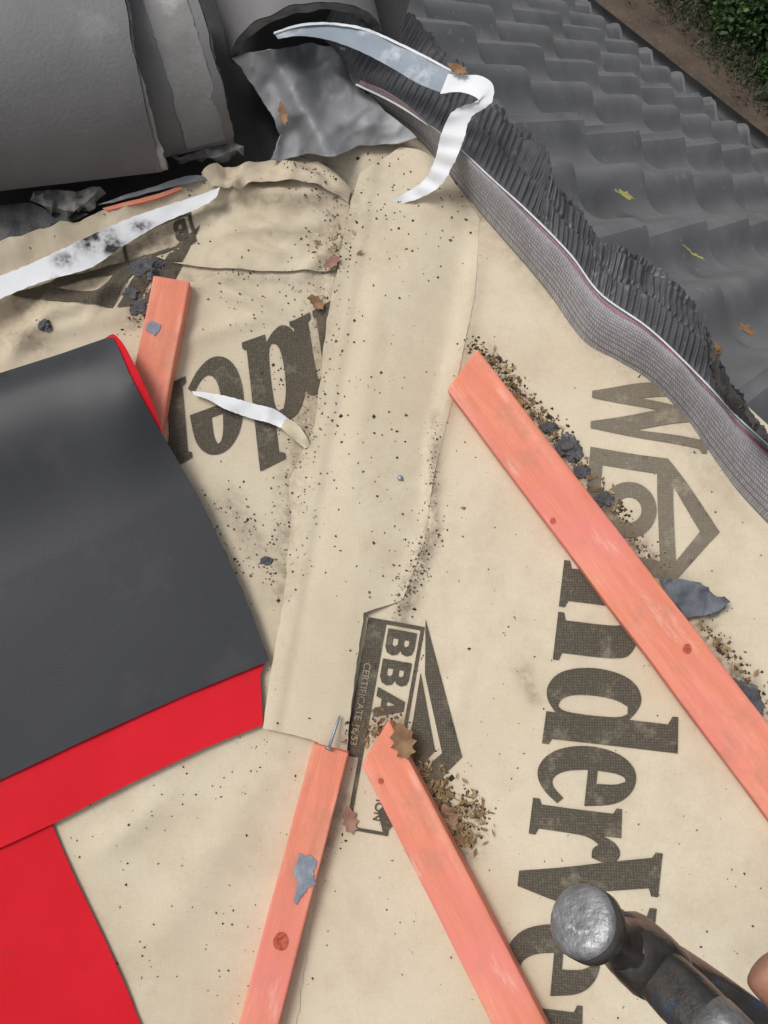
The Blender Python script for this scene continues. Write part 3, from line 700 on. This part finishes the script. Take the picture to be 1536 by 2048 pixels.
def leaf(px,py,L,rot,label,mat='leaf',h=.003,onT=False,wd=1.0,curl=.25,poly=OAK,on=None):
    if onT: c=PT(px,py,.006); ax=e1.copy(); ay=-e2; az=nT
    else: c=P(px,py,h) if on is None else P0(px,py,on); ax=V((1,0,0)); ay=V((0,1,0)); az=V((0,0,1))
    def fn(x,y):
        u=x*L*wd; v=(y-.5)*L; z=curl*L*((x*1.6)**2+.5*(y-.5)**2)+.03*L*math.sin(y*9)
        cu,su=math.cos(rot),math.sin(rot); 
        return c+ax*(u*cu-v*su)+ay*(u*su+v*cu)+az*z
    vs,fs,vc=patch([csm(poly,1,100)],.07,fn); o=mk('dead_leaf',vs,fs,mat,solid=.0005)
    return tag(o,label,'leaf')
leaf(806,1482,.042,.25,'brown oak leaf at the tip of the right V batten',on=.030,wd=1.2)
leaf(634,606,.026,.7,'dark curled leaf on the strip edge by the upside-down lettering',curl=.6,h=.010)
leaf(664,526,.026,2.2,'pinkish dead leaf beside the upper left edge of the strip','leaf2',h=.014)
leaf(700,1640,.032,.2,'pinkish dead leaf in the gap between the V battens','leaf2')
leaf(900,1635,.034,.5,'pinkish dead leaf in debris right of the right V batten','leaf2')
leaf(925,1680,.026,1.4,'small brown leaf below the pinkish leaf right of the V','leaf')
leaf(566,228,.034,.2,'small brown leaf lying on the crumpled lead sheet',on=.066,wd=.6)
leaf(915,138,.026,1.1,'brown leaf bit lying on the liner by the pleated flashing',on=.092)
leaf(1035,800,.022,.5,'brown leaf bit among debris beside the longest batten')
leaf(1246,390,.055,.3,'yellow-green leaf on the dark tiles',mat='leafy',onT=True)
leaf(1386,508,.05,1.2,'narrow pale yellow leaf on the dark tiles',mat='leafy',onT=True,wd=.5)
leaf(1490,660,.05,.3,'brown leaf on the dark tiles at the right edge',onT=True)
leaf(1095,72,.07,.7,'small brown leaf on the upper dark tiles',onT=True)
a=P0(680,1430,.018); b=P0(657,1497,.031)
nail=empty('roofing_nail',b); tag(nail,'galvanised nail lying on the tip of the left V batten','nail')
vs,fs=tube([a,a.lerp(b,.08),b],[.0004,.0016,.0017],8); mk('shank',vs,fs,'nail',nail)
d=(b-a).normalized(); vs,fs=tube([b-d*.0008,b+d*.0012],[.0042,.0042],12); mk('head',vs,fs,'nail',nail)
c=SH(800,958); vs,fs=tube([c,c+V((0,0,.0016)),c+V((0,0,.0026))],[.0036,.0034,.0015],14); tag(mk('clout_nail',vs,fs,'nail'),'small round grey clout nail driven into the middle of the strip','nail')
# ------------------------------------------------------------------ loose crumbs (uncountable)
CL=[((680,400),(600,900),34,190,.5,1.4),((600,900),(560,1180),34,100,.5,1.5),((650,560),(690,430),30,60,.6,1.7),((870,830),(864,1060),9,60,.5,1.4),((862,1060),(800,1230),18,130,.6,1.7),
 ((700,1490),(790,1440),20,120,.6,2.0),((965,705),(1090,850),13,280,.9,2.6),((1090,850),(1240,1040),15,220,.9,2.8),((1240,1040),(1330,1150),12,110,.8,2.4),((1400,1260),(1540,1440),16,260,.9,2.8),
 ((840,1520),(930,1680),15,360,.9,2.6),((930,1590),(960,1640),14,70,.9,2.4),((690,1610),(660,1720),10,80,.7,2),((300,560),(270,660),14,90,.8,2.4),((940,690),(960,705),9,60,.8,2.4),
 ((780,330),(860,520),60,80,.6,1.9),((560,720),(640,860),30,100,.5,1.3),((560,340),(690,400),25,50,.7,2.0),((120,1700),(500,1900),130,60,.6,1.6),((640,600),(820,1200),90,120,.7,2.1),((450,980),(540,1180),36,100,.6,1.8),((430,560),(640,640),50,70,.6,1.8),((100,440),(420,380),18,50,.7,2),((300,1560),(500,1480),60,60,.6,1.6)]
def blob(q,r,vs,fs):
    o=len(vs); 
    for d in((1,0,0),(-1,0,0),(0,1,0),(0,-1,0),(0,0,1),(0,0,-.3)):
        vs.append(q+V((d[0]*r*random.uniform(.5,1.3),d[1]*r*random.uniform(.5,1.3),d[2]*r*random.uniform(.4,.9)))+V((random.uniform(-.3,.3)*r,random.uniform(-.3,.3)*r,0)))
    for a,b,c in((0,2,4),(2,1,4),(1,3,4),(3,0,4),(2,0,5),(1,2,5),(3,1,5),(0,3,5)): fs.append((o+a,o+b,o+c))
def surf(x,y,h=0):
    if inside([SP],x,y): q=SH(x,y)
    elif inside([FLP],x,y): q=FLH(x,y)
    elif inside([BNP],x,y): q=BUN(x,y)
    elif inside([LP],x,y): q=LH(x,y)
    else: q=P(x,y)
    q.z+=.0006+h; return q
BP=[[(308,540),(395,562),(330,880),(245,900)],[(625,1480),(720,1505),(600,2060),(480,2060)],[(715,1500),(785,1462),(1110,2060),(975,2060)],[(905,780),(948,695),(1540,1430),(1540,1645)]]
def blocked(x,y): return any(inside([p],x,y) for p in BP+[BLK,RB,RL])
vs=[];fs=[]; sv=[];sf=[]
for (a,b,s,nn,r0,r1) in CL:
    for _ in range(nn):
        t=random.random(); x=a[0]+(b[0]-a[0])*t+random.gauss(0,s); y=a[1]+(b[1]-a[1])*t+random.gauss(0,s)
        if blocked(x,y): continue
        blob(surf(x,y),random.uniform(r0,r1)*.001*(1 if random.random()<.92 else 1.6),vs,fs)
for _ in range(340):
    x=random.uniform(120,1530); y=random.uniform(340,2040)
    if noise.noise(V((x*.004,y*.004,31)))<-.05 or blocked(x,y) or not (inside([RP],x,y) or inside([LP],x,y)): continue
    blob(surf(x,y),random.uniform(.5,1.4)*.001*(1 if random.random()<.9 else 1.9),vs,fs)
cr=mk('debris_crumbs',vs,fs,'crumb',smooth=False); tag(cr,'loose dark and brown crumbs scattered over the tan membrane','debris',kind='stuff')
for (a,b,s,nn) in [((965,705),(1240,1040),13,150),((1400,1260),(1540,1440),15,110),((840,1520),(940,1690),16,190),((930,1590),(960,1640),16,50),((640,560),(690,430),26,24),((700,1490),(780,1450),18,40)]:
    for _ in range(nn):
        t=random.random(); x=a[0]+(b[0]-a[0])*t+random.gauss(0,s); y=a[1]+(b[1]-a[1])*t+random.gauss(0,s)
        if blocked(x,y): continue
        q=surf(x,y,random.uniform(.001,.005)); an=random.uniform(0,6.28); L=random.uniform(.002,.006); d=V((math.cos(an),math.sin(an),random.uniform(-.3,.3)))*L; w=V((-math.sin(an),math.cos(an),random.uniform(-.5,.5)))*L*random.uniform(.15,.45)
        o=len(sv); sv+= [q-d,q+w,q+d,q-w+V((0,0,.001))]; sf.append((o,o+1,o+2,o+3))
st=mk('straw_litter',sv,sf,'straw',smooth=False); tag(st,'dry straw and leaf litter heaped along the batten edges','litter',kind='stuff')
# ------------------------------------------------------------------ hammer and hand
F0=Pd(1158,1838,.36); E0=Pd(1325,1935,.412); ax=(E0-F0).normalized()
tg=Pd(1640,2200,.40)-E0; hd=(tg-ax*tg.dot(ax)).normalized(); sd=ax.cross(hd)
ham=empty('claw_hammer',E0); tag(ham,'worn steel claw hammer with round striking face, held at lower right','hammer')
def lathe(prof,o,a,k=44):
    b=a.orthogonal().normalized(); c=a.cross(b); vs=[];fs=[]
    for x,r in prof:
        for j in range(k):
            jr=r*(1+.018*noise.noise(V((math.cos(2*math.pi*j/k)*2,math.sin(2*math.pi*j/k)*2,x*60))))
            vs.append(o+a*x+b*jr*math.cos(2*math.pi*j/k)+c*jr*math.sin(2*math.pi*j/k))
    for i in range(len(prof)-1):
        for j in range(k): fs.append((i*k+j,i*k+k+j,i*k+k+(j+1)%k,i*k+(j+1)%k))
    fs.append(tuple(range(k))); fs.append(tuple(reversed(range(len(vs)-k,len(vs)))))
    return vs,fs
vs,fs=lathe([(-.0008,.005),(-.0004,.0095),(.0002,.0128),(.0012,.0144),(.0028,.0154),(.004,.0157)],F0,ax); mk('striking_face',vs,fs,'steel',ham)
vs,fs=lathe([(.004,.0158),(.012,.0159),(.0155,.0148),(.020,.0120),(.027,.0106),(.036,.0106),(.043,.0122),(.05,.0138)],F0,ax); mk('poll',vs,fs,'iron',ham)
def sweep(cent,mat,name,parent):
    vs=[];fs=[]; K=20
    for (c,u,wu,v,wv) in cent:
        for j in range(K):
            a=2*math.pi*j/K; ca,sa=math.cos(a),math.sin(a); f=lambda t:math.copysign(abs(t)**.65,t)
            vs.append(c+u*wu*f(ca)+v*wv*f(sa))
    for i in range(len(cent)-1):
        for j in range(K): fs.append((i*K+j,i*K+(j+1)%K,i*K+K+(j+1)%K,i*K+K+j))
    fs.append(tuple(reversed(range(K)))); fs.append(tuple(range(len(vs)-K,len(vs))))
    return mk(name,vs,fs,mat,parent)
sweep([(F0+ax*x,hd,a,sd,b) for x,a,b in((.040,.0110,.0108),(.050,.0150,.0135),(.062,.0185,.0158),(.078,.0180,.0152),(.088,.0145,.0142))],'iron','cheek',ham)
for s in(-1,1):
    cs=[]
    for i in range(9):
        t=i/8; ang=t*1.0
        c=F0+ax*(.084+.085*math.sin(ang)/1.0)+hd*(.085*(1-math.cos(ang)))+sd*s*(.0065+.006*t)
        n_=(hd*math.cos(ang)-ax*math.sin(ang)); cs.append((c,n_,.013*(1-t)+.0018,sd,.0056))
    sweep(cs,'iron','claw',ham)
G0=F0+ax*.066
sweep([(G0+hd*x,ax,a,sd,b) for x,a,b in((-.021,.0115,.0095),(.0,.0134,.0122),(.025,.0150,.0134),(.05,.0142,.0125),(.075,.0138,.0122))],'iron','shaft',ham)
sweep([(G0+hd*x,ax,a,sd,b) for x,a,b in((.040,.0151,.0135),(.056,.0148,.0132))],'steel','ferrule',ham)
sweep([(G0+hd*x,ax,a,sd,b) for x,a,b in((.064,.015,.0135),(.07,.0175,.0155),(.13,.0175,.0155),(.22,.0175,.0155),(.255,.019,.017),(.262,.015,.012))],'grip','grip',ham)
def skinmesh(name,chains,mat):
    me=bpy.data.meshes.new(name); vs=[];es=[];rad=[];roots=[]
    for ch in chains:
        o=len(vs); roots.append(o)
        for p,r in ch: vs.append(p); rad.append(r)
        es+=[(o+i,o+i+1) for i in range(len(ch)-1)]
    me.from_pydata(vs,es,[]); ob=bpy.data.objects.new(name,me); COL.objects.link(ob)
    ob.modifiers.new('k','SKIN')
    if not me.skin_vertices: 
        bpy.context.view_layer.objects.active=ob; bpy.ops.mesh.customdata_skin_add()
    for i,d in enumerate(me.skin_vertices[0].data): d.radius=(rad[i],rad[i]); d.use_root=i in roots
    s=ob.modifiers.new('s','SUBSURF'); s.levels=2; s.render_levels=2
    dg=bpy.context.evaluated_depsgraph_get(); m2=bpy.data.meshes.new_from_object(ob.evaluated_get(dg))
    v2=[v.co.copy() for v in m2.vertices]; f2=[tuple(p.vertices) for p in m2.polygons]
    bpy.data.objects.remove(ob); return mk(name,v2,f2,mat)
vw=(C0-G0).normalized(); vw=(vw-hd*vw.dot(hd)).normalized(); rs=hd.cross(vw)
if rs.dot(RT+UP*.4)<0: rs=-rs
HG=G0+hd*.115
def hp(al,r,ang): return HG+hd*al+rs*r*math.cos(ang)-vw*r*math.sin(ang)
ch=[]
ch.append([(HG+hd*.13+rs*.19+vw*.01,.034),(HG+hd*.06+rs*.095+vw*.012,.027),(HG+hd*.022+rs*.052+vw*.012,.031),(HG+rs*.04+vw*.010,.028),(HG-hd*.022+rs*.038+vw*.006,.024)])
for al,ln in((-.036,.95),(-.013,1.04),(.010,1.0),(.032,.86)):
    ch.append([(hp(al*.7,.044,-.25),.0125),(hp(al,.037,.55),.0112),(hp(al,.031,1.55*ln),.0102),(hp(al,.027,2.5*ln),.0094),(hp(al,.0255,3.3*ln),.0080)])
ch.append([(HG+hd*.01+rs*.05+vw*.02,.017),(Pd(1640,2040,.372),.0150),(Pd(1575,1980,.366),.0130),(Pd(1532,1942,.368),.0118),(Pd(1514,1924,.370),.0095)])
hand=skinmesh('person',ch,'skin'); tag(hand,'person gripping the hammer handle, only the thumb showing at the right edge','person')
# ------------------------------------------------------------------ to world
upv=(nR+nT).normalized(); Rm=upv.rotation_difference(V((0,0,1))).to_matrix().to_4x4()
z0=(Rm@R0).z; MW=Matrix.Translation((0,0,3.9-z0))@Rm
for o in list(COL.objects):
    if o.parent is None: o.matrix_basis=MW@o.matrix_basis
cam=bpy.data.objects.new('camera',bpy.data.cameras.new('camera')); COL.objects.link(cam); scn.camera=cam
cm=Matrix((RT,UP,-FW)).transposed().to_4x4(); cm.translation=C0; cam.matrix_world=MW@cm
cam.data.sensor_fit='VERTICAL'; cam.data.sensor_height=34.6; cam.data.sensor_width=34.6; cam.data.lens=28; cam.data.clip_start=.02; cam.data.clip_end=500
R3=MW.to_3x3(); CW=MW@C0
def GP(px,py,z=0):
    d=R3@ray(px,py); return CW+d*((z-CW.z)/d.z)
vs=[];fs=[]
c0=GP(1400,120)
gs=[-200,-60,-20,-8,-4,-2,0,2,4,8,20,60,200]
for y in gs:
    for x in gs: vs.append(V((c0.x+x,c0.y+y,.02*noise.noise(V((x,y,0))) if abs(x)<10 and abs(y)<10 else 0)))
for j in range(12):
    for i in range(12): fs.append((j*13+i,j*13+i+1,j*13+14+i,j*13+13+i))
g_=mk('ground',vs,fs,'soil'); g_['kind']='structure'
def leafq(q,L,vs,fs,wd=.5,up=.5):
    d=V((random.gauss(0,1),random.gauss(0,1),random.gauss(up,.6))).normalized(); w=d.cross(V((random.gauss(0,1),random.gauss(0,1),random.gauss(0,1)))).normalized()*L*wd*.5; d=d*L
    o=len(vs); vs+=[q,q+d*.5+w,q+d,q+d*.5-w]; fs.append((o,o+1,o+2,o+3))
vs=[];fs=[]
for _ in range(26000):
    x=random.uniform(1230,1640); y=random.uniform(-60,380)
    dd=(x-1262)*.69-(y+20)*.72
    if dd<random.gauss(14,16): continue
    q=GP(x,y); leafq(q+V((0,0,random.uniform(0,.05))),random.uniform(.03,.08),vs,fs,.25,1.0)
gr=mk('grass',vs,fs,'grassm',smooth=False); tag(gr,'dark green grass growing beside the soil strip below the roof','grass',kind='stuff')
def shrub(px,py,R,H,nl,label):
    c=GP(px,py); e=empty('shrub',c); tag(e,label,'shrub')
    vs=[];fs=[]
    for _ in range(nl):
        a=random.uniform(0,6.283); t=random.random()**.5; z=random.random()**.7
        k=1+.35*noise.noise(V((math.cos(a)*2+px,math.sin(a)*2,z*3)))
        rr=R*t*k*math.sqrt(max(.05,1-(z*.9)**2)); q=c+V((rr*math.cos(a),rr*math.sin(a),H*z*k))
        if noise.noise(q*5)<-.22: continue
        leafq(q,random.uniform(.045,.085),vs,fs,.62,.5)
    mk('foliage',vs,fs,'foliage',e,smooth=False)
    sv=[];sf=[]
    for i in range(7):
        a=i*.9; v_,f_=tube([c,c+V((R*.3*math.cos(a),R*.3*math.sin(a),H*.4)),c+V((R*.7*math.cos(a),R*.7*math.sin(a),H*.85))],[.012,.008,.003],5); o=len(sv); sv+=v_; sf+=[tuple(k+o for k in f) for f in f_]
    mk('stem',sv,sf,'stem',e)
shrub(1500,60,.55,.5,5200,'bright green leafy shrub in the top right corner')
shrub(1590,180,.5,.45,4200,'green leafy shrub at the right edge below the corner shrub')
shrub(1410,-50,.5,.4,4000,'green leafy shrub at the top edge left of the corner shrub')
# ------------------------------------------------------------------ light
wd=bpy.data.worlds.new('World'); scn.world=wd; wd.use_nodes=True; nt=wd.node_tree; bg=nt.nodes['Background']
sk=nt.nodes.new('ShaderNodeTexSky'); sk.sky_type='NISHITA'; sk.sun_disc=False
sdir=(R3@V((-.48,.34,1))).normalized(); el=math.asin(sdir.z); az=math.atan2(sdir.x,sdir.y)
sk.sun_elevation=el; sk.sun_rotation=az; sk.dust_density=3; sk.air_density=1.0
hs=nt.nodes.new('ShaderNodeHueSaturation'); hs.inputs['Saturation'].default_value=.22
nt.links.new(sk.outputs[0],hs.inputs['Color']); nt.links.new(hs.outputs[0],bg.inputs[0]); bg.inputs[1].default_value=.12
sun=bpy.data.objects.new('sun',bpy.data.lights.new('sun','SUN')); COL.objects.link(sun); sun.data.energy=1.5; sun.data.angle=math.radians(22); sun.data.color=(1,.97,.93)
sun.rotation_euler=sdir.to_track_quat('Z','Y').to_euler()
scn.view_settings.view_transform='Standard'; scn.view_settings.look='None'; scn.view_settings.exposure=0
